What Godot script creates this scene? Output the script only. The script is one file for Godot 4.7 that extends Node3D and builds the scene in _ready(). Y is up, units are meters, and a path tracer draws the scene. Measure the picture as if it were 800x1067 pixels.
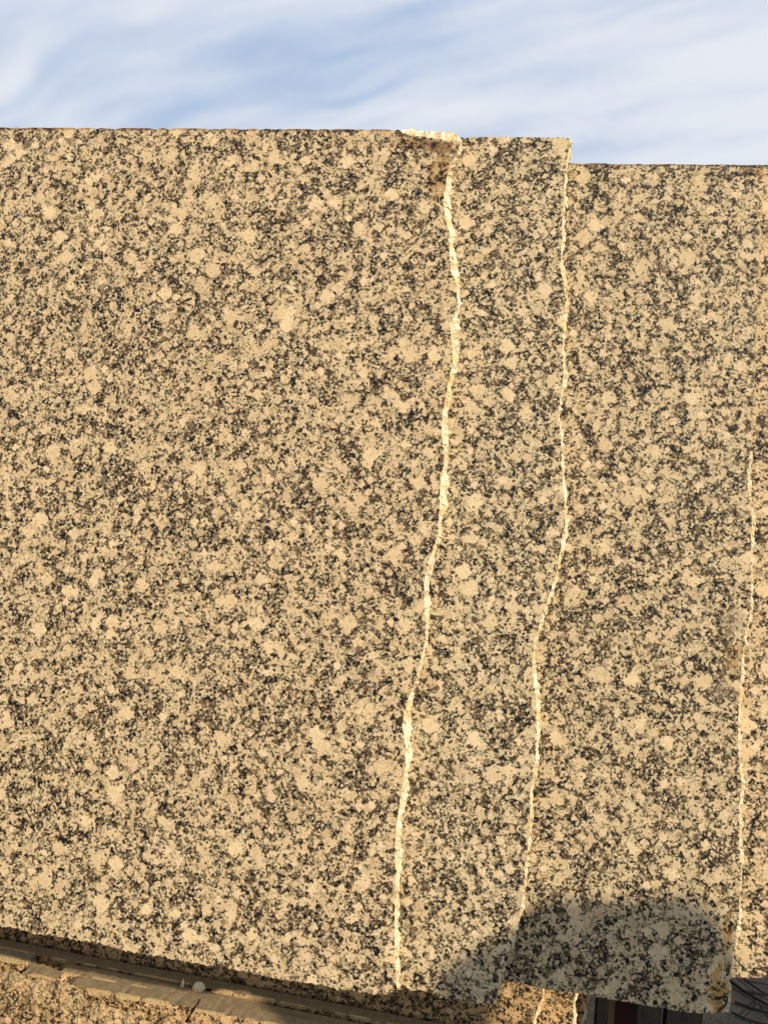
extends Node3D

const A_EDGE_FRONT := [Vector2(0.0938, 0.8486), Vector2(0.0929, 0.8332), Vector2(0.0822, 0.8112), Vector2(0.0730, 0.7957), Vector2(0.0725, 0.7761), Vector2(0.0720, 0.7564), Vector2(0.0686, 0.7216), Vector2(0.0719, 0.6935), Vector2(0.0769, 0.6698), Vector2(0.0862, 0.6485), Vector2(0.0894, 0.6164), Vector2(0.0933, 0.5802), Vector2(0.0976, 0.5526), Vector2(0.1076, 0.5424), Vector2(0.1133, 0.5214), Vector2(0.1168, 0.4772), Vector2(0.1120, 0.4602), Vector2(0.1049, 0.4473), Vector2(0.1081, 0.4202), Vector2(0.1134, 0.3913), Vector2(0.1172, 0.3561), Vector2(0.1113, 0.3165), Vector2(0.1093, 0.2813), Vector2(0.1037, 0.2481), Vector2(0.1058, 0.2094), Vector2(0.1131, 0.1691), Vector2(0.1166, 0.1430), Vector2(0.1110, 0.1083), Vector2(0.1149, 0.0543), Vector2(0.1151, 0.0203), Vector2(0.1154, -0.0075), Vector2(0.1045, -0.0441), Vector2(0.0946, -0.1043), Vector2(0.1003, -0.1509), Vector2(0.1046, -0.1798), Vector2(0.1072, -0.2204), Vector2(0.0992, -0.2793), Vector2(0.0867, -0.3267), Vector2(0.0760, -0.3739), Vector2(0.0767, -0.4024), Vector2(0.0851, -0.4413), Vector2(0.0876, -0.4751), Vector2(0.0865, -0.4978), Vector2(0.0843, -0.5375), Vector2(0.0806, -0.5828), Vector2(0.0803, -0.6274), Vector2(0.0882, -0.6762), Vector2(0.0882, -0.7203), Vector2(0.0921, -0.7745), Vector2(0.0966, -0.8173), Vector2(0.1030, -0.8704), Vector2(0.1077, -0.8983)]
const A_EDGE_BACK := [Vector2(0.0969, 0.8580), Vector2(0.0970, 0.8425), Vector2(0.0904, 0.8203), Vector2(0.0864, 0.8048), Vector2(0.0806, 0.7848), Vector2(0.0818, 0.7651), Vector2(0.0833, 0.7300), Vector2(0.0835, 0.7016), Vector2(0.0891, 0.6777), Vector2(0.0960, 0.6562), Vector2(0.0971, 0.6237), Vector2(0.1087, 0.5874), Vector2(0.1125, 0.5596), Vector2(0.1140, 0.5490), Vector2(0.1165, 0.5277), Vector2(0.1200, 0.4831), Vector2(0.1203, 0.4661), Vector2(0.1223, 0.4535), Vector2(0.1250, 0.4262), Vector2(0.1267, 0.3968), Vector2(0.1251, 0.3611), Vector2(0.1205, 0.3212), Vector2(0.1172, 0.2856), Vector2(0.1138, 0.2523), Vector2(0.1169, 0.2132), Vector2(0.1222, 0.1725), Vector2(0.1223, 0.1459), Vector2(0.1250, 0.1114), Vector2(0.1294, 0.0570), Vector2(0.1202, 0.0220), Vector2(0.1214, -0.0060), Vector2(0.1128, -0.0428), Vector2(0.1040, -0.1033), Vector2(0.1103, -0.1503), Vector2(0.1093, -0.1800), Vector2(0.1107, -0.2211), Vector2(0.1032, -0.2804), Vector2(0.0947, -0.3279), Vector2(0.0869, -0.3751), Vector2(0.0891, -0.4038), Vector2(0.0937, -0.4435), Vector2(0.0948, -0.4777), Vector2(0.0946, -0.5005), Vector2(0.0960, -0.5401), Vector2(0.0875, -0.5864), Vector2(0.0890, -0.6312), Vector2(0.0954, -0.6807), Vector2(0.0935, -0.7254), Vector2(0.0980, -0.7800), Vector2(0.1029, -0.8232), Vector2(0.1091, -0.8768), Vector2(0.1119, -0.9053)]
const B_EDGE_FRONT := [Vector2(0.3304, 0.8767), Vector2(0.3288, 0.8635), Vector2(0.3265, 0.8415), Vector2(0.3242, 0.8129), Vector2(0.3238, 0.7888), Vector2(0.3237, 0.7670), Vector2(0.3256, 0.7475), Vector2(0.3255, 0.7171), Vector2(0.3257, 0.6825), Vector2(0.3286, 0.6503), Vector2(0.3264, 0.6094), Vector2(0.3290, 0.5817), Vector2(0.3367, 0.5564), Vector2(0.3433, 0.5100), Vector2(0.3426, 0.4805), Vector2(0.3428, 0.4406), Vector2(0.3436, 0.4071), Vector2(0.3493, 0.3616), Vector2(0.3489, 0.3222), Vector2(0.3458, 0.2931), Vector2(0.3443, 0.2642), Vector2(0.3508, 0.2318), Vector2(0.3562, 0.1873), Vector2(0.3618, 0.1309), Vector2(0.3692, 0.0771), Vector2(0.3734, 0.0334), Vector2(0.3685, 0.0151), Vector2(0.3662, -0.0268), Vector2(0.3612, -0.0688), Vector2(0.3483, -0.1172), Vector2(0.3376, -0.1594), Vector2(0.3279, -0.2071), Vector2(0.3257, -0.2482), Vector2(0.3306, -0.2825), Vector2(0.3377, -0.3164), Vector2(0.3423, -0.3618), Vector2(0.3450, -0.4072), Vector2(0.3456, -0.4526), Vector2(0.3393, -0.5098), Vector2(0.3437, -0.5541), Vector2(0.3422, -0.5990), Vector2(0.3408, -0.6436), Vector2(0.3390, -0.6990), Vector2(0.3346, -0.7435), Vector2(0.3247, -0.7996), Vector2(0.3130, -0.8447), Vector2(0.3054, -0.8712), Vector2(0.3038, -0.8930), Vector2(0.2984, -0.9118)]
const B_EDGE_BACK := [Vector2(0.3363, 0.8862), Vector2(0.3344, 0.8728), Vector2(0.3334, 0.8506), Vector2(0.3292, 0.8218), Vector2(0.3298, 0.7975), Vector2(0.3302, 0.7755), Vector2(0.3316, 0.7557), Vector2(0.3307, 0.7251), Vector2(0.3318, 0.6902), Vector2(0.3338, 0.6576), Vector2(0.3316, 0.6164), Vector2(0.3383, 0.5886), Vector2(0.3454, 0.5630), Vector2(0.3530, 0.5163), Vector2(0.3489, 0.4863), Vector2(0.3481, 0.4460), Vector2(0.3497, 0.4123), Vector2(0.3586, 0.3665), Vector2(0.3562, 0.3266), Vector2(0.3503, 0.2971), Vector2(0.3490, 0.2680), Vector2(0.3575, 0.2354), Vector2(0.3629, 0.1904), Vector2(0.3682, 0.1335), Vector2(0.3762, 0.0792), Vector2(0.3804, 0.0352), Vector2(0.3781, 0.0169), Vector2(0.3730, -0.0256), Vector2(0.3675, -0.0680), Vector2(0.3588, -0.1165), Vector2(0.3445, -0.1593), Vector2(0.3345, -0.2076), Vector2(0.3303, -0.2491), Vector2(0.3408, -0.2832), Vector2(0.3470, -0.3175), Vector2(0.3520, -0.3633), Vector2(0.3509, -0.4096), Vector2(0.3526, -0.4552), Vector2(0.3462, -0.5130), Vector2(0.3508, -0.5577), Vector2(0.3488, -0.6030), Vector2(0.3473, -0.6480), Vector2(0.3444, -0.7041), Vector2(0.3403, -0.7490), Vector2(0.3299, -0.8056), Vector2(0.3173, -0.8513), Vector2(0.3094, -0.8780), Vector2(0.3073, -0.9001), Vector2(0.3022, -0.9190)]
const C_EDGE_FRONT := [Vector2(0.7395, 0.8366), Vector2(0.7399, 0.8063), Vector2(0.7391, 0.6992), Vector2(0.7403, 0.5724), Vector2(0.7397, 0.4473), Vector2(0.7409, 0.3241), Vector2(0.7394, 0.2226), Vector2(0.7369, 0.1682), Vector2(0.7393, 0.1423), Vector2(0.7452, 0.1169), Vector2(0.7485, 0.0853), Vector2(0.7490, 0.0340), Vector2(0.7518, -0.0344), Vector2(0.7536, -0.1062), Vector2(0.7447, -0.1592), Vector2(0.7417, -0.2094), Vector2(0.7408, -0.2496), Vector2(0.7387, -0.3031), Vector2(0.7410, -0.3651), Vector2(0.7448, -0.4115), Vector2(0.7508, -0.4517), Vector2(0.7484, -0.4984), Vector2(0.7520, -0.5788), Vector2(0.7574, -0.6091), Vector2(0.7563, -0.6546), Vector2(0.7563, -0.7088), Vector2(0.7517, -0.7436), Vector2(0.7471, -0.7854), Vector2(0.7422, -0.8146), Vector2(0.7428, -0.8571), Vector2(0.7385, -0.8719), Vector2(0.7336, -0.8815)]
const C_EDGE_BACK := [Vector2(0.7483, 0.8455), Vector2(0.7484, 0.8149), Vector2(0.7480, 0.7068), Vector2(0.7484, 0.5788), Vector2(0.7484, 0.4527), Vector2(0.7491, 0.3283), Vector2(0.7481, 0.2259), Vector2(0.7458, 0.1710), Vector2(0.7476, 0.1449), Vector2(0.7543, 0.1193), Vector2(0.7575, 0.0874), Vector2(0.7577, 0.0356), Vector2(0.7602, -0.0335), Vector2(0.7628, -0.1058), Vector2(0.7538, -0.1593), Vector2(0.7500, -0.2101), Vector2(0.7491, -0.2506), Vector2(0.7473, -0.3045), Vector2(0.7500, -0.3670), Vector2(0.7534, -0.4139), Vector2(0.7595, -0.4545), Vector2(0.7571, -0.5016), Vector2(0.7605, -0.5827), Vector2(0.7662, -0.6133), Vector2(0.7648, -0.6593), Vector2(0.7650, -0.7139), Vector2(0.7604, -0.7490), Vector2(0.7557, -0.7912), Vector2(0.7513, -0.8206), Vector2(0.7524, -0.8634), Vector2(0.7481, -0.8783), Vector2(0.7435, -0.8880)]
const A_BOTTOM := [Vector2(0.0902, -0.9130), Vector2(0.0419, -0.9174), Vector2(0.0185, -0.9139), Vector2(-0.0013, -0.9187), Vector2(-0.0275, -0.9174), Vector2(-0.0483, -0.9142), Vector2(-0.0803, -0.9164), Vector2(-0.1099, -0.9155), Vector2(-0.1274, -0.9174), Vector2(-0.1633, -0.9154), Vector2(-0.1996, -0.9126), Vector2(-0.2419, -0.9116), Vector2(-0.2803, -0.9126), Vector2(-0.3109, -0.9122), Vector2(-0.3326, -0.9128), Vector2(-0.3696, -0.9118), Vector2(-0.4039, -0.9106), Vector2(-0.4468, -0.9117), Vector2(-0.4815, -0.9091), Vector2(-0.4989, -0.9057), Vector2(-0.5306, -0.9064), Vector2(-0.5691, -0.9058), Vector2(-0.6163, -0.9060), Vector2(-0.6640, -0.9062), Vector2(-0.7007, -0.9018), Vector2(-0.7367, -0.9032)]
const B_BOTTOM := [Vector2(0.2821, -0.9188), Vector2(0.2425, -0.9187), Vector2(0.2056, -0.9191), Vector2(0.1799, -0.9194), Vector2(0.1705, -0.9100), Vector2(0.1134, -0.9179)]
const C_BOTTOM := [Vector2(0.6861, -0.8908), Vector2(0.6413, -0.8916), Vector2(0.5733, -0.8907), Vector2(0.4841, -0.8891), Vector2(0.4628, -0.8881), Vector2(0.4263, -0.8892), Vector2(0.3964, -0.8911), Vector2(0.3679, -0.8892), Vector2(0.3430, -0.8855), Vector2(0.3220, -0.8860)]
const D_BOTTOM := [Vector2(0.8281, -0.8177), Vector2(0.8121, -0.8230), Vector2(0.7916, -0.8261), Vector2(0.7565, -0.8302)]

const TEX := 2048
const PX := 1.0 / 2.048           # texture repeats per metre: one texel is one millimetre
const SUN_AZ := 40.5
const SUN_EL := 27.5

var taken := {}
var M := {}
var slab_frame := Transform3D()
var low_frame := Transform3D()
var lay := {}
var bands := []
var bias := 0
var rng := RandomNumberGenerator.new()
var wob := FastNoiseLite.new()


# ---------------------------------------------------------------- naming
func numbered(called: String) -> String:
	var n: int = taken.get(called, 0)
	taken[called] = n + 1
	return called if n == 0 else "%s_%03d" % [called, n]


func tag(o: Node3D, label: String, category: String, group := "", kind := "") -> void:
	o.set_meta("label", label)
	if category:
		o.set_meta("category", category)
	if group:
		o.set_meta("group", group)
	o.set_meta("kind", kind if kind else "thing")


func thing(called: String, label: String, category: String, at: Transform3D, group := "") -> Node3D:
	var o := Node3D.new()
	o.name = numbered(called)
	add_child(o, true)
	o.transform = at
	tag(o, label, category, group)
	return o


func part(called: String, mesh: Mesh, mat: Material, parent: Node) -> MeshInstance3D:
	var o := MeshInstance3D.new()
	o.name = numbered(called) if parent == self else called
	o.mesh = mesh
	o.material_override = mat
	o.cast_shadow = GeometryInstance3D.SHADOW_CASTING_SETTING_ON
	parent.add_child(o, true)
	return o


# ---------------------------------------------------------------- mesh helpers
func begin() -> SurfaceTool:
	var st := SurfaceTool.new()
	st.begin(Mesh.PRIMITIVE_TRIANGLES)
	return st


func tri(st: SurfaceTool, p: Array, uv: Array, out: Vector3, col := Color.WHITE) -> void:
	var n: Vector3 = (p[1] - p[0]).cross(p[2] - p[0])
	var order := [0, 2, 1] if n.dot(out) > 0.0 else [0, 1, 2]
	if n.length() < 1e-12:
		return
	var nn: Vector3 = n.normalized() * (1.0 if n.dot(out) > 0.0 else -1.0)
	for k in order:
		st.set_color(col)
		st.set_normal(nn)
		st.set_uv(uv[k])
		st.add_vertex(p[k])


func quad(st: SurfaceTool, a: Vector3, b: Vector3, c: Vector3, d: Vector3, ua: Vector2, ub: Vector2, uc: Vector2, ud: Vector2, out: Vector3, col := Color.WHITE) -> void:
	tri(st, [a, b, c], [ua, ub, uc], out, col)
	tri(st, [a, c, d], [ua, uc, ud], out, col)


func finish(st: SurfaceTool) -> ArrayMesh:
	st.index()
	st.generate_tangents()
	return st.commit()


# points of a polyline at even steps; both lines are cut at the same fractions
func cut(f: Array, b: Array, step: float) -> Array:
	var ff := []
	var bb := []
	if f.size() == b.size():
		for i in f.size() - 1:
			var n := maxi(1, int(ceil((f[i] as Vector2).distance_to(f[i + 1]) / step)))
			for k in n:
				ff.append((f[i] as Vector2).lerp(f[i + 1], float(k) / n))
				bb.append((b[i] as Vector2).lerp(b[i + 1], float(k) / n))
		ff.append(f[f.size() - 1])
		bb.append(b[b.size() - 1])
		return [ff, bb]
	var lf := 0.0
	for i in f.size() - 1:
		lf += (f[i] as Vector2).distance_to(f[i + 1])
	var m := maxi(2, int(lf / step))
	for k in m + 1:
		ff.append(along(f, float(k) / m))
		bb.append(along(b, float(k) / m))
	return [ff, bb]


func along(line: Array, t: float) -> Vector2:
	var total := 0.0
	for i in line.size() - 1:
		total += (line[i] as Vector2).distance_to(line[i + 1])
	var want := t * total
	for i in line.size() - 1:
		var l := (line[i] as Vector2).distance_to(line[i + 1])
		if want <= l or i == line.size() - 2:
			return (line[i] as Vector2).lerp(line[i + 1], clampf(want / maxf(l, 1e-6), 0.0, 1.0))
		want -= l
	return line[line.size() - 1]


# A standing slab. runs go clockwise round the outline as one sees the face: {kind, f, b, part}; f is the outline on the face, b the one on the back.
func slab(o: Node3D, z: float, thick: float, runs: Array, shift: Vector2, mat: Material, fracture: Material, dusty: Material) -> void:
	var front := PackedVector2Array()
	var back := PackedVector2Array()
	var body := begin()
	var pieces := {}
	for run in runs:
		var rough: bool = run.kind == "broken"
		var sawn_top: bool = run.get("part", "") == "top_edge"
		var two: Array = cut(run.f, run.get("b", run.f), 0.006 if rough else (0.012 if sawn_top else 0.04))
		var f: Array = two[0]
		var b: Array = two[1]
		if sawn_top:
			for i in range(1, f.size() - 1):
				f[i] += Vector2(0, minf(0.0, wob.get_noise_2d(f[i].x * 330.0, z * 9000.0) + 0.12) * 0.008)
		if rough:
			var amount: float = run.get("rough", 0.0012)
			for i in range(1, f.size() - 1):
				f[i] += Vector2(wob.get_noise_2d(f[i].x * 900.0, f[i].y * 900.0), wob.get_noise_2d(f[i].y * 900.0 + 300.0, f[i].x * 900.0)) * amount * 2.0
				if run.get("part", "") == "broken_edge":
					b[i].x = maxf(f[i].x + 0.0006, b[i].x + wob.get_noise_2d(f[i].y * 190.0, z * 5000.0 + 20.0) * 0.005)
				b[i] += Vector2(wob.get_noise_2d(b[i].x * 700.0 + 77.0, b[i].y * 700.0), wob.get_noise_2d(b[i].y * 700.0, b[i].x * 700.0 + 50.0)) * amount * 2.5
		for i in f.size() - 1:
			front.append(f[i])
			back.append(b[i])
		var to: SurfaceTool = body
		if run.has("part"):
			if not pieces.has(run.part):
				pieces[run.part] = begin()
			to = pieces[run.part]
		var n := 6 if rough else 1
		var grid := []
		for i in f.size():
			var row := []
			for k in n + 1:
				var t := float(k) / n
				var s := smoothstep(0.0, 0.75, t) if rough else t
				var q: Vector2 = (f[i] as Vector2).lerp(b[i], s)
				var p := Vector3(q.x, q.y, z - thick * t)
				if rough and k > 0 and k < n:
					p += Vector3(wob.get_noise_3d(p.x * 1100.0, p.y * 1100.0, p.z * 1100.0), wob.get_noise_3d(p.y * 1100.0, p.z * 1100.0, p.x * 1100.0 + 40.0), wob.get_noise_3d(p.z * 1100.0, p.x * 1100.0 + 90.0, p.y * 1100.0)) * 0.0065 * run.get("crag", 1.0)
				row.append(p)
			grid.append(row)
		for i in f.size() - 1:
			var dir: Vector2 = (f[i + 1] - f[i]).normalized()
			var out := Vector3(-dir.y, dir.x, 0.35)
			var worn := Color.WHITE
			if run.has("part"):
				var w := wob.get_noise_2d(f[i].x * 110.0 + 500.0, f[i].y * 110.0)
				worn = Color(1, 1, 1).lerp(Color(0.94, 0.82, 0.62), smoothstep(0.1, 0.4, w)).lerp(Color(0.74, 0.66, 0.52), smoothstep(0.1, 0.4, -w) * 0.8)
				worn = worn.lerp(Color(0.52, 0.44, 0.32), run.get("dull", 0.0))
			for k in n:
				var u := []
				for p in [grid[i][k], grid[i + 1][k], grid[i + 1][k + 1], grid[i][k + 1]]:
					u.append(Vector2((p.x - p.z * absf(dir.y) + shift.x), (-p.y + p.z * absf(dir.x) + shift.y)) * PX)
				quad(to, grid[i][k], grid[i + 1][k], grid[i + 1][k + 1], grid[i][k + 1], u[0], u[1], u[2], u[3], out, worn)
	for side in 2:
		var outline := front if side == 0 else back
		var at := z if side == 0 else z - thick
		var idx := Geometry2D.triangulate_polygon(outline)
		if idx.is_empty():
			print("no triangulation: ", o.name, " ", side)
		for i in range(0, idx.size(), 3):
			var p := []
			var u := []
			for k in 3:
				var q := outline[idx[i + k]]
				p.append(Vector3(q.x, q.y, at))
				u.append(Vector2(q.x + shift.x, -q.y + shift.y) * PX)
			tri(body, p, u, Vector3(0, 0, 1 - 2 * side))
	part("body", finish(body), mat, o)
	for called in pieces:
		part(called, finish(pieces[called]), dusty if called == "top_edge" else fracture, o)


# ---------------------------------------------------------------- stone textures
func grey(kind: int, seed_: int, freq: float, ret: int, warp: float) -> PackedByteArray:
	var n := FastNoiseLite.new()
	n.seed = seed_
	n.frequency = freq
	n.noise_type = kind
	n.fractal_type = FastNoiseLite.FRACTAL_NONE
	n.cellular_return_type = ret
	n.cellular_distance_function = FastNoiseLite.DISTANCE_HYBRID if freq < 0.03 else (FastNoiseLite.DISTANCE_MANHATTAN if freq < 0.06 else FastNoiseLite.DISTANCE_EUCLIDEAN)
	n.cellular_jitter = 1.0
	if warp > 0.0:
		n.domain_warp_enabled = true
		n.domain_warp_type = FastNoiseLite.DOMAIN_WARP_SIMPLEX
		n.domain_warp_amplitude = warp
		n.domain_warp_frequency = freq * 2.2
		n.domain_warp_fractal_type = FastNoiseLite.DOMAIN_WARP_FRACTAL_INDEPENDENT
		n.domain_warp_fractal_octaves = 3
		n.domain_warp_fractal_gain = 0.6
	var im := n.get_image(TEX, TEX, false, false, false)
	im.convert(Image.FORMAT_L8)
	return im.get_data()


func layer(i: int, s: int) -> void:
	var C := FastNoiseLite.TYPE_CELLULAR
	var V := FastNoiseLite.RETURN_CELL_VALUE
	if i == 0:
		lay.P = grey(C, s, 1.0 / 54.0, V, 14.0)
	elif i == 1:
		lay.PD = grey(C, s, 1.0 / 54.0, FastNoiseLite.RETURN_DISTANCE, 14.0)
	elif i == 2:
		lay.M = grey(C, s + 1, 1.0 / 12.0, V, 2.5)
	elif i == 3:
		lay.S = grey(C, s + 2, 1.0 / 5.0, V, 1.0)
	elif i == 4:
		lay.T = grey(C, s + 3, 1.0 / 2.5, V, 1.0)
	elif i == 6:
		lay.Q = grey(C, s + 5, 1.0 / 25.0, V, 9.0)
	elif i == 7:
		lay.QD = grey(C, s + 5, 1.0 / 25.0, FastNoiseLite.RETURN_DISTANCE, 9.0)
	elif i == 5:
		lay.K = grey(FastNoiseLite.TYPE_SIMPLEX_SMOOTH, s + 4, 1.0 / 85.0, V, 20.0)


func band(j: int) -> void:
	var P: PackedByteArray = lay.P
	var PD: PackedByteArray = lay.PD
	var MM: PackedByteArray = lay.M
	var S: PackedByteArray = lay.S
	var T: PackedByteArray = lay.T
	var K: PackedByteArray = lay.K
	var Q: PackedByteArray = lay.Q
	var QD: PackedByteArray = lay.QD
	var rows := TEX / 16
	var o := PackedByteArray()
	o.resize(TEX * rows * 3)
	var i := j * rows * TEX
	var w := 0
	var hull := 30
	for e in TEX * rows:
		var p := P[i]
		var s := S[i]
		var t := T[i]
		var r := 0
		var g := 0
		var b := 0
		var ragged := (s - 128) >> 3
		if p > 190 and PD[i] < hull + ((p * 7) & 31) + ragged:
			# one large pale feldspar, a few dark specks in it
			var d := ((p * 13) & 15) - 8 + ((s - 128) >> 4)
			if t > 247 and s > 110:
				r = 92; g = 80; b = 60
			else:
				r = 211 + d; g = 188 + d; b = 149 + d
		elif Q[i] > 182 and QD[i] < 42 + ((Q[i] * 5) & 15) + ragged:
			# smaller feldspars of every size, some greyish
			var q := Q[i]
			var d := ((q * 13) & 31) - 20 + ((s - 128) >> 4)
			if t > 240 and s > 120:
				r = 80; g = 71; b = 56
			else:
				r = 209 + d; g = 185 + d; b = 149 + d
		else:
			var v := MM[i]
			var m := v + ((K[i] - 128) * 5 >> 3) + bias
			var d := (((v * 11) & 31) >> 1) - 8
			if m < 106:
				if s < 34:
					r = 78; g = 70; b = 55
				elif s > 196:
					r = 164 + d; g = 150 + d; b = 120 + d
				else:
					r = 204 + d; g = 181 + d; b = 141 + d
			elif m < 162:
				if s < 92:
					r = 204 + d; g = 180 + d; b = 141 + d
				elif s < 150:
					r = 152 + d; g = 134 + d; b = 102 + d
				elif s < 213:
					r = 102 + d; g = 86 + d; b = 63 + d
				else:
					r = 32; g = 29; b = 26
			else:
				if s < 52:
					r = 184 + d; g = 168 + d; b = 136 + d
				elif s < 108:
					r = 124 + d; g = 107 + d; b = 80 + d
				elif s < 200:
					r = 80 + d; g = 67 + d; b = 49 + d
				else:
					r = 25; g = 23; b = 22
			if t > 228:
				r = r * 5 >> 3; g = g * 5 >> 3; b = b * 5 >> 3
			elif t < 30:
				r += (226 - r) * 3 >> 2; g += (206 - g) * 3 >> 2; b += (170 - b) * 3 >> 2
		var h := (t - 128) >> 4
		o[w] = clampi(r + h, 0, 255)
		o[w + 1] = clampi(g + h, 0, 255)
		o[w + 2] = clampi(b + h, 0, 255)
		w += 3
		i += 1
	bands[j] = o


func granite(s: int, darker: int) -> Image:
	bias = darker
	bands.resize(16)
	lay = {"P": null, "PD": null, "M": null, "S": null, "T": null, "K": null, "Q": null, "QD": null}
	var job := WorkerThreadPool.add_group_task(layer.bind(s), 8)
	WorkerThreadPool.wait_for_group_task_completion(job)
	job = WorkerThreadPool.add_group_task(band, 16)
	WorkerThreadPool.wait_for_group_task_completion(job)
	var data := PackedByteArray()
	for b in bands:
		data.append_array(b)
	return Image.create_from_data(TEX, TEX, false, Image.FORMAT_RGB8, data)


# a stain soaked into the stone: toward a colour, in a ragged patch round a point (metres on the face)
func stain(im: Image, shift: Vector2, at: Vector2, half: Vector2, color: Color, strength: float, mul := true) -> void:
	var n := FastNoiseLite.new()
	n.seed = int(at.x * 1000.0) + 7
	n.frequency = 0.035
	n.fractal_octaves = 4
	var c := Vector2i(((at.x + shift.x) * 1000.0), ((-at.y + shift.y) * 1000.0))
	var h := Vector2i(half * 1000.0)
	for y in range(-h.y * 2, h.y * 2):
		for x in range(-h.x * 2, h.x * 2):
			var q := Vector2(float(x) / h.x, float(y) / h.y).length() + n.get_noise_2d(x, y) * 0.9
			var a := smoothstep(1.15, 0.65, q) * strength
			if a <= 0.0:
				continue
			var px := posmod(c.x + x, TEX)
			var py := posmod(c.y + y, TEX)
			var was := im.get_pixel(px, py)
			im.set_pixel(px, py, was.lerp(was * color if mul else color.lerp(was, 0.45), a))


func picture(size: int, f: Callable) -> ImageTexture:
	var im := Image.create(size, size, false, Image.FORMAT_RGB8)
	for y in size:
		for x in size:
			im.set_pixel(x, y, f.call(x, y))
	im.generate_mipmaps()
	return ImageTexture.create_from_image(im)


# noise that closes on itself, so that a small texture can repeat
func loop_noise(n: FastNoiseLite, x: float, y: float, size: float, r: float) -> float:
	var a := x / size * TAU
	var b := y / size * TAU
	return n.get_noise_3d(cos(a) * r + 31.0, sin(a) * r + cos(b) * r, sin(b) * r)


func stone(tex: Texture2D, tint := Color.WHITE) -> StandardMaterial3D:
	var m := StandardMaterial3D.new()
	m.albedo_texture = tex
	m.albedo_color = tint
	m.roughness = 0.62
	m.metallic_specular = 0.32
	m.normal_enabled = true
	m.normal_texture = M.relief
	m.normal_scale = 0.2
	return m


func tri_mat(tex: Texture2D, per_metre: float, rough: float, tint := Color.WHITE) -> StandardMaterial3D:
	var m := StandardMaterial3D.new()
	m.albedo_texture = tex
	m.albedo_color = tint
	m.roughness = rough
	m.metallic_specular = 0.3
	m.uv1_triplanar = true
	m.uv1_scale = Vector3.ONE * per_metre
	return m


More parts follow.
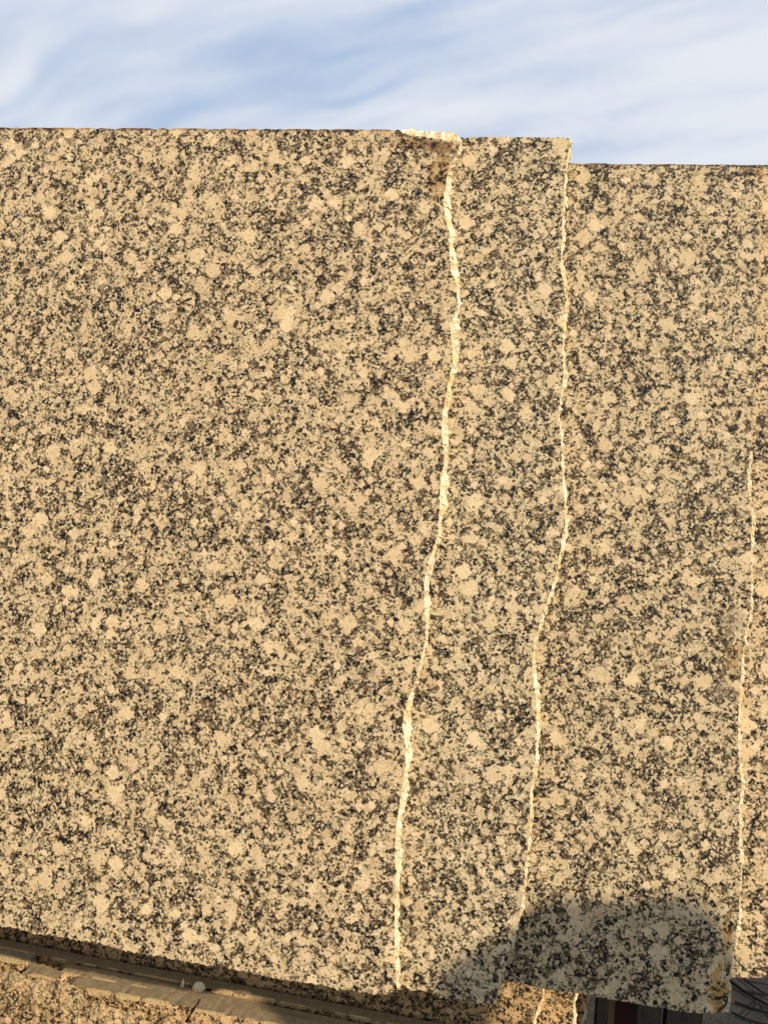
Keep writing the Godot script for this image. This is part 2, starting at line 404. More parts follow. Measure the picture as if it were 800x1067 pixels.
func make_materials() -> void:
	var hills := FastNoiseLite.new()
	hills.seed = 12
	hills.frequency = 0.11
	hills.fractal_octaves = 4
	var bump := hills.get_image(TEX, TEX, false, false, true)
	bump.convert(Image.FORMAT_RGBA8)
	bump.bump_map_to_normal_map(2.2)
	M.relief = ImageTexture.create_from_image(bump)
	var im := granite(41, 12)
	# slab A: shift (1.9, 0.9)
	var sh := Vector2(1.9, 0.9)
	stain(im, sh, Vector2(0.065, 0.83), Vector2(0.034, 0.016), Color(0.6, 0.52, 0.44), 0.8)
	stain(im, sh, Vector2(0.0, 0.845), Vector2(0.05, 0.014), Color(0.72, 0.62, 0.5), 0.8)
	stain(im, sh, Vector2(0.056, 0.77), Vector2(0.026, 0.055), Color(0.82, 0.74, 0.6), 0.75)
	for i in 26:
		stain(im, sh, Vector2(-1.02 + i * 0.04, 0.877), Vector2(0.03, 0.006), Color(0.72, 0.6, 0.48), 0.6)
	M.granite_a = stone(ImageTexture.create_from_image(im), Color(1.0, 0.98, 0.955))
	M.granite_old = stone(M.granite_a.albedo_texture, Color(0.96, 0.83, 0.68))
	M.granite_block = tri_mat(M.granite_a.albedo_texture, PX, 0.8, Color(0.9, 0.85, 0.78))
	im = granite(97, 22)
	# slab C: shift (0.4, 0.9); slab B: shift (1.2, 0.9)
	sh = Vector2(0.4, 0.9)
	stain(im, sh, Vector2(0.722, -0.85), Vector2(0.014, 0.05), Color(0.86, 0.74, 0.52), 0.75)
	stain(im, sh, Vector2(0.735, -0.74), Vector2(0.008, 0.05), Color(0.9, 0.78, 0.55), 0.7)
	stain(im, sh, Vector2(0.718, -0.13), Vector2(0.022, 0.03), Color(0.66, 0.58, 0.46), 0.8, false)
	stain(im, sh, Vector2(0.712, -0.265), Vector2(0.028, 0.025), Color(0.76, 0.67, 0.53), 0.6, false)
	stain(im, sh, Vector2(0.722, -0.2), Vector2(0.02, 0.03), Color(0.86, 0.78, 0.62), 0.6)
	stain(im, sh, Vector2(0.735, 0.82), Vector2(0.007, 0.02), Color(0.85, 0.7, 0.58), 0.7)
	stain(im, sh, Vector2(0.71, 0.83), Vector2(0.02, 0.014), Color(0.6, 0.55, 0.5), 0.8)
	for i in 13:
		stain(im, sh, Vector2(0.32 + i * 0.035, 0.845), Vector2(0.025, 0.005), Color(0.66, 0.58, 0.45), 0.8)
	M.granite_b = stone(ImageTexture.create_from_image(im), Color(0.99, 0.985, 0.97))
	M.granite_c = stone(M.granite_b.albedo_texture, Color(0.975, 0.965, 0.945))
	M.granite_warm = stone(M.granite_b.albedo_texture, Color(0.99, 0.92, 0.84))
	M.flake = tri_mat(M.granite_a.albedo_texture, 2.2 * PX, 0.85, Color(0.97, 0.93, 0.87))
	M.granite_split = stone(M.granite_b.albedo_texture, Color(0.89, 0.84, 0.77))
	M.granite_brown = stone(M.granite_b.albedo_texture, Color(0.94, 0.87, 0.78))
	M.granite_pale = stone(M.granite_b.albedo_texture, Color(1.0, 0.96, 0.9))
	# fresh fracture: nearly white crushed feldspar, yellow stains, a few dark crystals
	var a := FastNoiseLite.new()
	a.seed = 5
	a.frequency = 1.0
	a.fractal_octaves = 3
	var c := FastNoiseLite.new()
	c.seed = 9
	c.frequency = 1.0
	c.fractal_octaves = 2
	M.fracture = tri_mat(picture(256, func(x: int, y: int) -> Color:
		var k := loop_noise(a, x, y, 256.0, 1.3)
		var s := loop_noise(c, x, y, 256.0, 7.0)
		var col := Color(0.92, 0.865, 0.75).lerp(Color(0.91, 0.81, 0.62), smoothstep(0.1, 0.45, k))
		col = col.lerp(Color(0.8, 0.72, 0.56), smoothstep(0.1, 0.35, s) * 0.6)
		return col.lerp(Color(0.36, 0.3, 0.22), smoothstep(0.36, 0.44, s))), 5.0, 0.85)
	M.fracture.vertex_color_use_as_albedo = true
	M.dusty = tri_mat(picture(256, func(x: int, y: int) -> Color:
		var k := loop_noise(a, x, y, 256.0, 2.0)
		var s := loop_noise(c, x, y, 256.0, 9.0)
		var col := Color(0.50, 0.43, 0.315).lerp(Color(0.56, 0.48, 0.355), smoothstep(-0.3, 0.4, k))
		return col.lerp(Color(0.37, 0.315, 0.235), smoothstep(0.2, 0.5, s) * 0.6)), 4.0, 0.95)
	M.ground = tri_mat(picture(512, func(x: int, y: int) -> Color:
		var k := loop_noise(a, x, y, 512.0, 2.0)
		var s := loop_noise(c, x, y, 512.0, 26.0)
		var col := Color(0.185, 0.175, 0.158).lerp(Color(0.23, 0.215, 0.19), smoothstep(-0.4, 0.4, k))
		return col.lerp(Color(0.15, 0.14, 0.125), smoothstep(0.1, 0.4, s) * 0.7).lerp(Color(0.34, 0.32, 0.29), smoothstep(-0.25, -0.45, s) * 0.6)), 0.8, 0.95)
	M.red_steel = tri_mat(picture(128, func(x: int, y: int) -> Color:
		var k := loop_noise(a, x, y, 128.0, 3.0)
		return Color(0.19, 0.075, 0.068).lerp(Color(0.15, 0.09, 0.072), smoothstep(0.05, 0.35, k))), 3.0, 0.55)
	M.timber = tri_mat(picture(256, func(x: int, y: int) -> Color:
		var k := loop_noise(c, x * 8.0, y, 256.0, 3.0)
		return Color(0.105, 0.1, 0.092).lerp(Color(0.06, 0.057, 0.052), smoothstep(-0.2, 0.4, k))), 1.6, 0.9)
	M.twig = tri_mat(M.timber.albedo_texture, 6.0, 0.9, Color(0.9, 0.85, 0.8))
	M.shell = tri_mat(M.fracture.albedo_texture, 9.0, 0.6, Color(1.0, 0.98, 0.96))


# ---------------------------------------------------------------- sky
func make_sky() -> Image:
	var w := 1280
	var h := 640
	var im := Image.create(w, h, false, Image.FORMAT_RGBF)
	var big := FastNoiseLite.new()
	big.seed = 1320
	big.frequency = 0.55
	big.fractal_octaves = 5
	var fine := FastNoiseLite.new()
	fine.seed = 1338
	fine.frequency = 1.0
	fine.fractal_octaves = 5
	fine.fractal_gain = 0.55
	for y in h:
		var el := (0.5 - (y + 0.5) / h) * PI
		for x in w:
			var az := ((x + 0.5) / w - 0.5) * TAU      # 0 looks down -z, positive to the right
			var col := Vector3(0.13, 0.115, 0.09)
			if el > 0.0:
				var up := sin(el)
				col = Vector3(0.62, 0.72, 0.86).lerp(Vector3(0.25, 0.41, 0.72), pow(up, 0.75))
				var q := Vector2(sin(az), -cos(az)) * cos(el) / (up + 0.12)
				# streaks of high cloud drawn out along one wind
				var along_wind := q.x * 0.86 + q.y * 0.5
				var across := q.y * 0.86 - q.x * 0.5
				var warp := big.get_noise_2d(q.x * 1.1, q.y * 1.1) * 0.22
				var veil := big.get_noise_2d(along_wind * 0.7 + 4.0, across * 1.2 + warp)
				var streak := fine.get_noise_2d(along_wind * 0.5 + warp, across * 3.0 + warp * 2.5)
				var wisps := fine.get_noise_2d(along_wind * 1.6 + 9.0, across * 9.0 + warp * 5.0)
				var a := clampf(0.62 + (veil * 0.7 + streak * 0.7 + wisps * 0.55) * 0.78, 0.0, 1.0)
				a = lerpf(a, a * a * (3.0 - 2.0 * a), 0.5)
				col = col.lerp(Vector3(0.83, 0.87, 0.935), a)
			im.set_pixel(x, y, Color(col.x, col.y, col.z))
	return im


# ---------------------------------------------------------------- objects
func rect_run(kind: String, pts: Array, called := "") -> Dictionary:
	var d := {"kind": kind, "f": pts}
	if called:
		d.part = called
	return d


func rising(line: Array, by: float) -> Array:
	var r := []
	for p in line:
		r.append(p + Vector2(0, by))
	return r


func wider(line: Array, by: float) -> Array:
	var r := []
	for p in line:
		r.append(p + Vector2(by * (0.7 + 0.6 * sin(p.y * 41.0) + 0.3 * sin(p.y * 97.0)), 0))
	return r


func big_slabs() -> void:
	var group := "tall granite slabs leaning in a row"
	var left := -2.45
	var floor_y := -0.905
	# A
	var o := thing("granite_slab", "widest granite slab in front, with a white chipped top corner", "slab", slab_frame, group)
	var lip_f := [Vector2(-0.0431, 0.8765), Vector2(-0.0296, 0.8676), Vector2(0.0112, 0.8612), Vector2(0.0538, 0.8538), Vector2(0.0748, 0.8517), Vector2(0.0935, 0.853), A_EDGE_FRONT[0]]
	var lip_b := [Vector2(-0.0464, 0.8795), Vector2(-0.0333, 0.8871), Vector2(0.0074, 0.8873), Vector2(0.0503, 0.8842), Vector2(0.078, 0.8822), Vector2(0.0954, 0.8744), A_EDGE_BACK[0]]
	var bottom: Array = [A_EDGE_FRONT[-1]] + A_BOTTOM + [Vector2(left, floor_y)]
	slab(o, 0.0, 0.03, [
		rect_run("sawn", [Vector2(left, 0.8765), Vector2(-0.4276, 0.8767), lip_f[0]], "top_edge"),
		{"kind": "broken", "f": lip_f, "b": lip_b, "part": "broken_corner", "crag": 1.4},
		{"kind": "broken", "f": A_EDGE_FRONT, "b": A_EDGE_BACK, "part": "broken_edge"},
		{"kind": "broken", "f": bottom, "b": [A_EDGE_BACK[-1]] + rising(A_BOTTOM, 0.006) + [Vector2(left, floor_y)], "rough": 0.0022, "part": "broken_bottom", "dull": 0.7},
		rect_run("sawn", [Vector2(left, floor_y), Vector2(left, 0.8765)]),
	], Vector2(1.9, 0.9), M.granite_a, M.fracture, M.dusty)
	# B
	o = thing("granite_slab", "second granite slab, a narrow strip between two wavy broken edges", "slab", slab_frame, group)
	bottom = [B_EDGE_FRONT[-1]] + B_BOTTOM + [Vector2(left, floor_y)]
	slab(o, -0.035, 0.03, [
		rect_run("sawn", [Vector2(left, 0.8815), Vector2(0.318, 0.8829)], "top_edge"),
		{"kind": "broken", "f": [Vector2(0.318, 0.8829), Vector2(0.3285, 0.880), B_EDGE_FRONT[0]], "b": [Vector2(0.318, 0.884), Vector2(0.3315, 0.8825), B_EDGE_BACK[0]], "part": "broken_edge"},
		{"kind": "broken", "f": B_EDGE_FRONT, "b": B_EDGE_BACK, "part": "broken_edge"},
		{"kind": "broken", "f": bottom, "b": [B_EDGE_BACK[-1]] + rising(B_BOTTOM, 0.006) + [Vector2(left, floor_y)], "rough": 0.0022, "part": "broken_bottom", "dull": 0.7},
		rect_run("sawn", [Vector2(left, floor_y), Vector2(left, 0.8815)]),
	], Vector2(1.2, 0.9), M.granite_b, M.fracture, M.dusty)
	# C
	o = thing("granite_slab", "third granite slab with a lower top and a rusty lower right corner", "slab", slab_frame, group)
	bottom = [C_EDGE_FRONT[-1]] + C_BOTTOM + [Vector2(0.2, -0.9), Vector2(left, floor_y)]
	slab(o, -0.07, 0.03, [
		rect_run("sawn", [Vector2(left, 0.84), Vector2(0.3325, 0.8425), Vector2(0.7391, 0.8452)], "top_edge"),
		{"kind": "broken", "f": [Vector2(0.7391, 0.8452)] + C_EDGE_FRONT.slice(0, 7), "b": [Vector2(0.740, 0.8452)] + wider(C_EDGE_BACK.slice(0, 7), -0.0012), "part": "broken_edge", "dull": 0.8},
		{"kind": "broken", "f": C_EDGE_FRONT.slice(6), "b": wider(C_EDGE_BACK.slice(6), 0.0038), "part": "broken_edge", "dull": 0.2},
		{"kind": "broken", "f": bottom, "b": [C_EDGE_BACK[-1]] + rising(C_BOTTOM, 0.004) + [Vector2(0.2, -0.898), Vector2(left, floor_y)], "rough": 0.0012, "part": "broken_bottom", "dull": 0.7},
		rect_run("sawn", [Vector2(left, floor_y), Vector2(left, 0.84)]),
	], Vector2(0.4, 0.9), M.granite_c, M.fracture, M.dusty)
	# D
	o = thing("granite_slab", "rearmost granite slab, only a sliver of it showing past the rusty right edge", "slab", slab_frame, group)
	bottom = [Vector2(0.84, -0.819)] + D_BOTTOM.slice(1) + [Vector2(0.5, -0.86), Vector2(left, floor_y)]
	slab(o, -0.105, 0.03, [
		rect_run("sawn", [Vector2(left, 0.862), Vector2(0.825, 0.8665)], "top_edge"),
		{"kind": "broken", "f": [Vector2(0.825, 0.8665), Vector2(0.832, 0.4), Vector2(0.82, 0.1), Vector2(0.828, -0.3), Vector2(0.84, -0.819)], "dull": 0.5, "b": [Vector2(0.83, 0.8665), Vector2(0.838, 0.4), Vector2(0.826, 0.1), Vector2(0.833, -0.3), Vector2(0.845, -0.817)], "part": "broken_edge"},
		{"kind": "broken", "f": bottom, "b": rising(bottom, 0.004), "rough": 0.001, "part": "broken_bottom", "dull": 0.7},
		rect_run("sawn", [Vector2(left, floor_y), Vector2(left, 0.862)]),
	], Vector2(-0.5, 0.55), M.granite_a, M.fracture, M.dusty)


func low_slab(label: String, z: float, thick: float, top: Array, left: Array, right: Array, shift: Vector2, mat: Material) -> void:
	var o := thing("low_granite_slab", label, "slab", low_frame, "low granite slabs standing under the tall ones")
	var g := -low_frame.origin.y
	var l: Array = [Vector2(left[0].x, g)] + left + [top[0]]
	var r: Array = [top[-1]] + right + [Vector2(right[-1].x, g)]
	var rb := []
	for i in r.size():
		rb.append(r[i] + Vector2(0.012 + 0.006 * sin(i * 2.3), 0.0))
	var lb := []
	for i in l.size():
		lb.append(l[i] + Vector2(-0.004, 0.0))
	rb[0] = top[-1]
	lb[-1] = top[0]
	var chip_b := []
	for p in top:
		chip_b.append(p)
	slab(o, z, thick, [
		{"kind": "broken", "f": l, "b": lb},
		{"kind": "sawn", "f": top, "b": chip_b, "part": "top_edge"},
		{"kind": "broken", "f": r, "b": rb, "part": "broken_end"} if z < -0.12 else {"kind": "broken", "f": r, "b": rb},
		{"kind": "sawn", "f": [r[-1], l[0]], "b": [rb[-1], lb[0]]},
	], shift, mat, M.fracture, M.dusty)
	# the front arris is nibbled: pale chips where the saw let the edge break away
	var st := begin()
	var two := cut(top, top, 0.006)
	var f: Array = two[0]
	var n := FastNoiseLite.new()
	n.seed = int(z * 1000.0) + 400
	n.frequency = 0.011
	n.fractal_octaves = 4
	var size := func(x: float) -> float:
		return smoothstep(0.0, 0.12, n.get_noise_1d(x * 1000.0) + 0.10) * (0.008 + 0.006 * n.get_noise_1d(x * 1000.0 + 700.0))
	for i in f.size() - 1:
		var p: Vector2 = f[i]
		var q: Vector2 = f[i + 1]
		var a: float = size.call(p.x)
		var b: float = size.call(q.x)
		if a + b <= 0.0:
			continue
		var e := 0.0015
		var e0 := Vector3(p.x, p.y + e, z + e)
		var e1 := Vector3(q.x, q.y + e, z + e)
		quad(st, Vector3(p.x, p.y + e * 0.3, z - a * 0.7), Vector3(q.x, q.y + e * 0.3, z - b * 0.7), e1, e0, Vector2.ZERO, Vector2.ZERO, Vector2.ZERO, Vector2.ZERO, Vector3(0, 1, 0.2))
		quad(st, e0, e1, Vector3(q.x, q.y - b, z + e * 0.3), Vector3(p.x, p.y - a, z + e * 0.3), Vector2.ZERO, Vector2.ZERO, Vector2.ZERO, Vector2.ZERO, Vector3(0, 0.2, 1))
	part("chipped_arris", finish(st), M.chipped, o).set_meta("kind", "stuff")


func low_slabs() -> void:
	var s := 1.25
	M.chipped = tri_mat(M.fracture.albedo_texture, 5.0, 0.85, Color(0.88, 0.80, 0.68))
	low_slab("low slab hard under the tall slabs, a cream broken end at its right", -0.108 * s, 0.042, [Vector2(-1.9, 0.05), Vector2(0.494, 0.05)], [Vector2(-1.9, -0.2)], [Vector2(0.496, 0.0), Vector2(0.499, -0.022), Vector2(0.489, -0.047), Vector2(0.48, -0.09), Vector2(0.478, -0.12), Vector2(0.49, -0.2)], Vector2(0.1, 0.3), M.granite_brown)
	low_slab("low orange-tinted slab whose broken end shows just right of the cream one", -0.138 * s, 0.042, [Vector2(-1.8, 0.04), Vector2(0.586, 0.04)], [Vector2(-1.8, -0.2)], [Vector2(0.585, -0.023), Vector2(0.581, -0.06), Vector2(0.584, -0.102), Vector2(0.575, -0.2)], Vector2(0.7, 0.1), M.granite_warm)
	low_slab("rearmost low slab, only its rough right tip in sight beside the dark gap", -0.174 * s, 0.042, [Vector2(-1.8, 0.03), Vector2(0.618, 0.03)], [Vector2(-1.8, -0.2)], [Vector2(0.625, -0.049), Vector2(0.622, -0.082), Vector2(0.611, -0.126), Vector2(0.6, -0.2)], Vector2(1.3, 0.6), M.granite_warm)
	low_slab("low slab with a long dusty sawn top, first in front of the shaded brown face", -0.067 * s, 0.038, [Vector2(-1.5, -0.085), Vector2(-0.996, -0.096), Vector2(-0.707, -0.104), Vector2(-0.429, -0.108), Vector2(-0.161, -0.116), Vector2(0.26, -0.126)], [Vector2(-1.5, -0.2)], [Vector2(0.262, -0.15), Vector2(0.25, -0.2)], Vector2(0.4, 1.2), M.granite_warm)
	low_slab("dusty-topped low slab with a dark gap broken out of it, beside the white pebble", -0.025 * s, 0.039, [Vector2(-1.5, -0.08), Vector2(-0.933, -0.088), Vector2(-0.855, -0.09), Vector2(-0.845, -0.12), Vector2(-0.81, -0.15), Vector2(-0.775, -0.135), Vector2(-0.757, -0.1), Vector2(-0.657, -0.1), Vector2(-0.366, -0.11), Vector2(-0.146, -0.12), Vector2(0.2, -0.13)], [Vector2(-1.5, -0.2)], [Vector2(0.21, -0.15), Vector2(0.2, -0.2)], Vector2(0.9, 1.6), M.granite_warm)
	low_slab("short stub of slab with a broken dusty top, left of the longer dusty slabs", 0.008 * s, 0.04, [Vector2(-0.84, -0.094), Vector2(-0.80, -0.09), Vector2(-0.745, -0.098)], [Vector2(-0.838, -0.2)], [Vector2(-0.74, -0.12), Vector2(-0.742, -0.2)], Vector2(1.5, 1.9), M.granite_warm)
	low_slab("low slab just behind the rough split slab, ending at a slanting crack", 0.012 * s, 0.042, [Vector2(-0.728, -0.112), Vector2(-0.70, -0.098), Vector2(-0.631, -0.1), Vector2(-0.48, -0.1), Vector2(-0.372, -0.1)], [Vector2(-0.735, -0.2)], [Vector2(-0.384, -0.12), Vector2(-0.4, -0.16), Vector2(-0.41, -0.2)], Vector2(1.1, 0.5), M.granite_warm)
	low_slab("low slab to the right of the slanting crack, its dusty top running out of view", 0.013 * s, 0.042, [Vector2(-0.364, -0.103), Vector2(-0.248, -0.104), Vector2(0.1, -0.115)], [Vector2(-0.395, -0.2), Vector2(-0.378, -0.13)], [Vector2(0.11, -0.15), Vector2(0.1, -0.2)], Vector2(0.2, 0.9), M.granite_warm)


# the split rock in the near corner: a rough face with flakes standing off along its top
func split_rock() -> void:
	var o := thing("split_granite_slab", "rough split granite slab in the lower left corner, flaky along its sunlit top", "slab", low_frame)
	var line := [Vector2(-1.5, -0.09), Vector2(-1.1, -0.082), Vector2(-0.867, -0.085), Vector2(-0.841, -0.079), Vector2(-0.809, -0.087), Vector2(-0.762, -0.085), Vector2(-0.735, -0.093), Vector2(-0.705, -0.082), Vector2(-0.67, -0.1), Vector2(-0.64, -0.122), Vector2(-0.60, -0.112), Vector2(-0.56, -0.13), Vector2(-0.527, -0.122), Vector2(-0.477, -0.136), Vector2(-0.427, -0.136), Vector2(-0.34, -0.14), Vector2(-0.2, -0.17), Vector2(0.0, -0.25)]
	var n := FastNoiseLite.new()
	n.seed = 77
	n.frequency = 7.0
	n.fractal_octaves = 4
	var flake := FastNoiseLite.new()
	flake.seed = 31
	flake.frequency = 22.0
	flake.noise_type = FastNoiseLite.TYPE_CELLULAR
	flake.cellular_return_type = FastNoiseLite.RETURN_CELL_VALUE
	flake.domain_warp_enabled = true
	flake.domain_warp_amplitude = 0.03
	flake.domain_warp_frequency = 12.0
	var body := begin()
	var ledge := begin()
	var g := -low_frame.origin.y
	var cols := 300
	var rows := 46
	var grid := []
	for i in cols + 1:
		var top := along(line, float(i) / cols)
		top.y += n.get_noise_2d(top.x * 2.5, 3.0) * 0.012
		var col := []
		for j in rows + 1:
			var t := pow(float(j) / rows, 1.6)
			var y := lerpf(top.y, g, t)
			var below := top.y - y
			var x := top.x
			var f := flake.get_noise_2d(x * 0.7 - y * 0.5, y * 2.2 + x * 0.6)
			var z := 0.0625 + n.get_noise_2d(x, y) * 0.012
			z += (f * 0.014 - 0.007) * (0.12 + exp(-below / 0.025))
			z -= 0.03 * exp(-below / 0.012)
			col.append(Vector3(x, y + f * 0.004 * exp(-below / 0.03), z))
		grid.append(col)
	for i in cols:
		for j in rows:
			var c := [grid[i][j], grid[i + 1][j], grid[i + 1][j + 1], grid[i][j + 1]]
			var u := []
			for p in c:
				u.append(Vector2(p.x + 1.6, -p.y + 0.2 + p.z) * PX)
			var cut_here: bool = grid[i][0].y - c[0].y < 0.03 + 0.025 * n.get_noise_1d(c[0].x * 3.0) and flake.get_noise_2d(c[0].x * 0.7 - c[0].y * 0.5, c[0].y * 2.2 + c[0].x * 0.6) > -0.1
			var to: SurfaceTool = ledge if cut_here else body
			quad(to, c[0], c[1], c[2], c[3], u[0], u[1], u[2], u[3], Vector3(0, 0.2, 1))
		var a: Vector3 = grid[i][0]
		var b: Vector3 = grid[i + 1][0]
		var back := 0.0235
		quad(ledge, a, b, Vector3(b.x, b.y - 0.012, back), Vector3(a.x, a.y - 0.012, back), Vector2(a.x, 0) * PX, Vector2(b.x, 0) * PX, Vector2(b.x, 0.03) * PX, Vector2(a.x, 0.03) * PX, Vector3(0, 1, 0))
		quad(body, Vector3(a.x, a.y - 0.012, back), Vector3(b.x, b.y - 0.012, back), Vector3(b.x, g, back), Vector3(a.x, g, back), Vector2.ZERO, Vector2.ZERO, Vector2.ZERO, Vector2.ZERO, Vector3(0, 0, -1))
	part("body", finish(body), M.granite_split, o)
	part("flaky_top", finish(ledge), M.flake, o)


func lump(st: SurfaceTool, r: Vector3, rough: float, freq: float, seed_: int, rings := 14, dome := 1.0) -> void:
	var n := FastNoiseLite.new()
	n.seed = seed_
	n.frequency = freq
	var at := func(i: int, j: int) -> Vector3:
		var a := PI * i / rings
		var b := TAU * (j % (rings * 2)) / (rings * 2)
		var d := Vector3(sin(a) * cos(b), cos(a) * dome, sin(a) * sin(b))
		return d * r * (1.0 + rough * n.get_noise_3dv(d))
	for i in rings:
		for j in rings * 2:
			var c: Array = [at.call(i, j), at.call(i, j + 1), at.call(i + 1, j + 1), at.call(i + 1, j)]
			quad(st, c[0], c[1], c[2], c[3], Vector2(j, i) * 0.02, Vector2(j + 1, i) * 0.02, Vector2(j + 1, i + 1) * 0.02, Vector2(j, i + 1) * 0.02, (c[0] + c[2]))


func smooth(st: SurfaceTool) -> ArrayMesh:
	var rough := st.commit()
	var again := SurfaceTool.new()
	again.begin(Mesh.PRIMITIVE_TRIANGLES)
	var a := rough.surface_get_arrays(0)
	var v: PackedVector3Array = a[Mesh.ARRAY_VERTEX]
	again.set_smooth_group(0)
	for p in v:
		again.set_smooth_group(0)
		again.add_vertex(p)
	again.generate_normals()
	return again.commit()


func small_stones() -> void:
	var st := begin()
	lump(st, Vector3(0.017, 0.014, 0.014), 0.12, 1.3, 4)
	var o := part("pebble", smooth(st), M.shell, self)
	o.transform = low_frame * Transform3D(Basis(), Vector3(-0.389, -0.106, -0.072))
	tag(o, "smooth round white pebble caught in the gap between two dusty slabs", "pebble")
	st = begin()
	var p := [Vector3(-0.005, -0.012, 0.003), Vector3(0.006, -0.012, 0.004), Vector3(0.001, -0.011, -0.005), Vector3(0.002, 0.013, 0.0), Vector3(0.005, 0.0, 0.002), Vector3(-0.002, 0.003, 0.003)]
	for f in [[0, 1, 4], [0, 4, 5], [5, 4, 3], [1, 2, 4], [4, 2, 3], [2, 0, 5], [2, 5, 3]]:
		tri(st, [p[f[0]], p[f[1]], p[f[2]]], [Vector2.ZERO, Vector2(0.01, 0), Vector2(0, 0.01)], p[f[0]] + p[f[1]] + p[f[2]])
	o = part("stone_chip", finish(st), M.shell, self)
	o.transform = low_frame * Transform3D(Basis(), Vector3(-0.433, -0.098, -0.068))
	tag(o, "tiny pointed white stone chip standing in the gap left of the pebble", "stone chip")


func box(st: SurfaceTool, size: Vector3, at: Transform3D, bevel := 0.003) -> void:
	var h := size / 2.0
	var ring := func(y: float, inset: float) -> Array:
		var r := []
		for k in [Vector2(-h.x + inset, -h.z), Vector2(h.x - inset, -h.z), Vector2(h.x, -h.z + inset), Vector2(h.x, h.z - inset), Vector2(h.x - inset, h.z), Vector2(-h.x + inset, h.z), Vector2(-h.x, h.z - inset), Vector2(-h.x, -h.z + inset)]:
			r.append(Vector3(k.x, y, k.y))
		return r
	var levels := [ring.call(-h.y, bevel), ring.call(h.y - bevel, bevel)]
	var cap := []
	for p in levels[1]:
		cap.append(Vector3(p.x - signf(p.x) * bevel, h.y, p.z - signf(p.z) * bevel))
	levels.append(cap)
	for l in 2:
		for k in 8:
			var m := (k + 1) % 8
			var out: Vector3 = levels[l][k] + levels[l][m]
			quad(st, at * (levels[l][k] as Vector3), at * (levels[l][m] as Vector3), at * (levels[l + 1][m] as Vector3), at * (levels[l + 1][k] as Vector3), Vector2.ZERO, Vector2(0.1, 0), Vector2(0.1, 0.1), Vector2(0, 0.1), at.basis * Vector3(out.x, 0.05 if l else 0.0, out.z))
	for k in range(1, 7):
		tri(st, [at * (cap[0] as Vector3), at * (cap[k] as Vector3), at * (cap[k + 1] as Vector3)], [Vector2.ZERO, Vector2(0.1, 0), Vector2(0, 0.1)], at.basis.y)
		tri(st, [at * (levels[0][0] as Vector3), at * (levels[0][k] as Vector3), at * (levels[0][k + 1] as Vector3)], [Vector2.ZERO, Vector2(0.1, 0), Vector2(0, 0.1)], -at.basis.y)


func tube(st: SurfaceTool, line: Array, r0: float, r1: float) -> void:
	for i in line.size() - 1:
		var a: Vector3 = line[i]
		var b: Vector3 = line[i + 1]
		var d := (b - a).normalized()
		var u := d.cross(Vector3.UP if absf(d.y) < 0.9 else Vector3.RIGHT).normalized()
		var v := d.cross(u)
		var ra := lerpf(r0, r1, float(i) / (line.size() - 1))
		var rb := lerpf(r0, r1, float(i + 1) / (line.size() - 1))
		for k in 6:
			var e0 := u * cos(TAU * k / 6) + v * sin(TAU * k / 6)
			var e1 := u * cos(TAU * (k + 1) / 6) + v * sin(TAU * (k + 1) / 6)
			quad(st, a + e0 * ra, a + e1 * ra, b + e1 * rb, b + e0 * rb, Vector2.ZERO, Vector2(0.1, 0), Vector2(0.1, 0.1), Vector2(0, 0.1), e0 + e1)


func rough_block(called: String, label: String, category: String, at: Transform3D, profile: Array, depth: float, mat: Material, amount: float) -> void:
	# profile: top line as seen from the slabs, from left to right; the block stands on the ground
	var st := begin()
	var n := FastNoiseLite.new()
	n.seed = int(depth * 100.0)
	n.frequency = 3.0
	n.fractal_octaves = 4
	var cols := 24
	var rows := 40
	var deep := 12
	var shape := func(s: float, t: float, w: float) -> Vector3:
		var top := along(profile, s)
		var p := Vector3(lerpf(profile[0].x, profile[-1].x, s) * (1.0 - t) + top.x * t, top.y * t, -w * depth)
		var rounded := 0.03 * (absf(w * 2.0 - 1.0) ** 6.0)
		p.y -= rounded * t
		return p + Vector3(n.get_noise_3dv(p), n.get_noise_3dv(p + Vector3(9, 0, 0)) * minf(1.0, t * 8.0), n.get_noise_3dv(p + Vector3(0, 0, 9))) * amount
	for side in 2:
		for i in cols:
			for j in rows:
				var c := []
				for k in [[0, 0], [1, 0], [1, 1], [0, 1]]:
					c.append(shape.call(float(i + k[0]) / cols, float(j + k[1]) / rows, float(side)))
				quad(st, c[0], c[1], c[2], c[3], Vector2.ZERO, Vector2(0.1, 0), Vector2(0.1, 0.1), Vector2(0, 0.1), Vector3(0, 0, 1 - 2 * side))
		for w in deep:
			for j in rows:
				var c := []
				for k in [[0, 0], [1, 0], [1, 1], [0, 1]]:
					c.append(shape.call(float(side), float(j + k[1]) / rows, float(w + k[0]) / deep))
				quad(st, c[0], c[1], c[2], c[3], Vector2.ZERO, Vector2(0.1, 0), Vector2(0.1, 0.1), Vector2(0, 0.1), Vector3(side * 2 - 1, 0, 0))
	for i in cols:
		for w in deep:
			var c := []
			for k in [[0, 0], [1, 0], [1, 1], [0, 1]]:
				c.append(shape.call(float(i + k[0]) / cols, 1.0, float(w + k[1]) / deep))
			quad(st, c[0], c[1], c[2], c[3], Vector2.ZERO, Vector2(0.1, 0), Vector2(0.1, 0.1), Vector2(0, 0.1), Vector3.UP)
	var o := part(called, smooth(st), mat, self)
	o.transform = at
	tag(o, label, category)


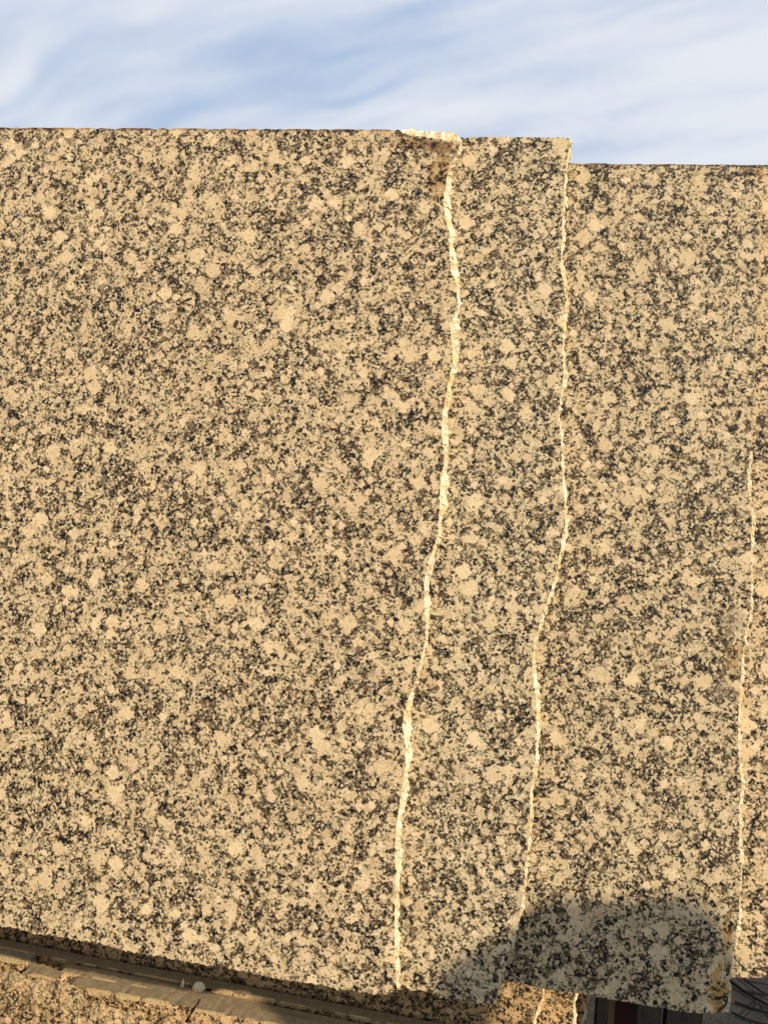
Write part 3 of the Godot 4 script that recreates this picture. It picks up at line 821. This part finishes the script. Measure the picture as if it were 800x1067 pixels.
func yard() -> void:
	# what carries the tall slabs: a rough bearer block under their far left half and a red steel rack behind them
	var turn := Basis(Vector3.UP, -deg_to_rad(7.8))
	var foot := slab_frame * Vector3(0, -0.905, 0)
	var at := Transform3D(turn, Vector3(foot.x, 0, foot.z))
	rough_block("bearer_block", "rough granite block carrying the left ends of the tall slabs", "stone block", at * Transform3D(Basis(), Vector3(-1.85, 0, 0.06)), [Vector2(-0.55, foot.y - 0.012), Vector2(0.5, foot.y - 0.012)], 0.4, M.granite_block, 0.012)
	var o := thing("steel_rack", "dark red steel rack post in the dark gap under the tall slabs", "rack", Transform3D(slab_frame.basis, slab_frame * Vector3(0.571, -0.905, -0.175)))
	var low := -(o.transform.origin.y) + 0.006
	var st := begin()
	box(st, Vector3(0.046, 1.6 - low, 0.07), Transform3D(Basis(), Vector3(0, (1.6 + low) / 2.0, 0)))
	part("post", finish(st), M.red_steel, o)
	st = begin()
	box(st, Vector3(0.2, 0.012, 0.22), Transform3D(Basis(Vector3.RIGHT, deg_to_rad(4)), Vector3(0, low + 0.004, 0)), 0.002)
	part("foot_plate", finish(st), M.red_steel, o)
	for d in [[0.69, -0.47, 0.085, 1.15, 3.0, "grey weathered board standing behind the slabs beside the red post"], [0.785, -0.475, 0.088, 1.0, 5.0, "second grey board behind the slabs, right of the first one"], [0.665, -0.72, 0.09, 1.2, 1.0, "dark board in the gap between the low slabs and the red post"]]:
		var q: Vector3 = slab_frame * Vector3(d[0], -1.0, d[1])
		var t := Transform3D(turn * Basis(Vector3.RIGHT, deg_to_rad(-3)), Vector3(q.x, 0.0, q.z))
		o = thing("timber_board", d[5], "board", t, "boards behind the slabs")
		st = begin()
		box(st, Vector3(d[2], d[3], 0.03), Transform3D(Basis(Vector3.FORWARD, deg_to_rad(d[4] * 0.3)), Vector3(0, d[3] / 2.0 + 0.002, 0)))
		part("plank", finish(st), M.timber, o)
	# dry twigs on the ground behind
	for d in [[1.44, -2.86, 1.62, -2.60, 0.006], [1.50, -2.92, 1.60, -2.70, 0.004], [1.40, -2.72, 1.62, -2.66, 0.005], [1.36, -2.66, 1.50, -2.60, 0.004]]:
		var a := Vector3(d[0], 0.012, d[1])
		var b := Vector3(d[2], 0.014, d[3])
		var labels := ["longest dry twig lying on the dark ground", "thin dry twig beside the longest one on the dark ground", "dry twig lying across the other twigs on dark ground", "short dry twig nearest the rusty slab corner"]
		var side := (b - a).cross(Vector3.UP).normalized()
		st = begin()
		var mid := a.lerp(b, 0.5) + side * 0.02
		tube(st, [a, a.lerp(mid, 0.5) + side * 0.008, mid, mid.lerp(b, 0.5) + side * 0.004, b], d[4], d[4] * 0.5)
		tube(st, [mid, mid + (b - a) * 0.2 + side * 0.05, mid + (b - a) * 0.32 + side * 0.09], d[4] * 0.6, d[4] * 0.3)
		tube(st, [a.lerp(mid, 0.5), a.lerp(mid, 0.5) + (b - a) * 0.2 - side * 0.06], d[4] * 0.6, d[4] * 0.3)
		o = part("dry_twig", finish(st), M.twig, self)
		tag(o, labels[taken["dry_twig"] - 1], "twig", "twigs on the ground")
	# a rough quarry block standing beside the photographer; its shadow lies on the foot of the slabs
	rough_block("quarry_block", "tall rough quarry block standing out of view to the right, its shadow on the slabs", "stone block", Transform3D(Basis(Vector3.UP, deg_to_rad(SUN_AZ)), Vector3(2.52, 0, 0.96)) * Transform3D(Basis(), Vector3(0, 0, 0.5)), [Vector2(-0.19, 2.42), Vector2(-0.165, 2.51), Vector2(-0.12, 2.58), Vector2(-0.03, 2.635), Vector2(0.05, 2.59), Vector2(0.13, 2.56), Vector2(0.21, 2.505), Vector2(0.24, 2.35), Vector2(0.245, 2.1)], 0.5, M.granite_block, 0.055)


func _ready() -> void:
	rng.seed = 8
	wob.seed = 2
	wob.frequency = 0.13
	wob.fractal_octaves = 3
	# camera
	var cam := Camera3D.new()
	cam.name = "camera"
	add_child(cam)
	cam.fov = rad_to_deg(2.0 * atan(533.5 / 775.0))
	cam.near = 0.05
	cam.far = 900.0
	cam.transform = Transform3D(Basis(Vector3.RIGHT, deg_to_rad(1.2)) * Basis(Vector3.BACK, deg_to_rad(4.5)), Vector3(0, 1.62, 0))
	cam.current = true
	# sky
	var env := Environment.new()
	env.background_mode = Environment.BG_SKY
	var pano := PanoramaSkyMaterial.new()
	pano.panorama = ImageTexture.create_from_image(make_sky())
	env.sky = Sky.new()
	env.sky.sky_material = pano
	env.background_energy_multiplier = 0.95
	env.tonemap_mode = Environment.TONE_MAPPER_LINEAR
	env.tonemap_exposure = 1.0
	env.sdfgi_enabled = true
	env.ssao_enabled = true
	env.ssil_enabled = true
	var we := WorldEnvironment.new()
	we.name = "environment"
	we.environment = env
	add_child(we)
	# sun: low, from behind the photographer's right shoulder
	var sun := DirectionalLight3D.new()
	sun.name = "sun"
	add_child(sun)
	sun.rotation_degrees = Vector3(-SUN_EL, SUN_AZ, 0)
	sun.light_energy = 1.6
	sun.light_color = Color(1.0, 0.945, 0.85)
	sun.light_angular_distance = 0.6
	sun.shadow_enabled = true
	# frames: the tall slabs lean back a little, the low ones stand upright further in
	slab_frame = Transform3D(Basis(Vector3.UP, -deg_to_rad(7.8)) * Basis(Vector3.RIGHT, -deg_to_rad(4.0)), Vector3(0, 1.62, -1.55))
	low_frame = Transform3D(Basis(Vector3.UP, -deg_to_rad(7.8)), Vector3(-0.0108, 0.4819, -1.8586))
	make_materials()
	# ground
	var st := begin()
	quad(st, Vector3(-400, 0, -400), Vector3(400, 0, -400), Vector3(400, 0, 400), Vector3(-400, 0, 400), Vector2.ZERO, Vector2(1, 0), Vector2(1, 1), Vector2(0, 1), Vector3.UP)
	var ground := part("ground", finish(st), M.ground, self)
	tag(ground, "dark grey gritty yard ground behind and below the slabs", "", "", "structure")
	big_slabs()
	low_slabs()
	split_rock()
	small_stones()
	yard()
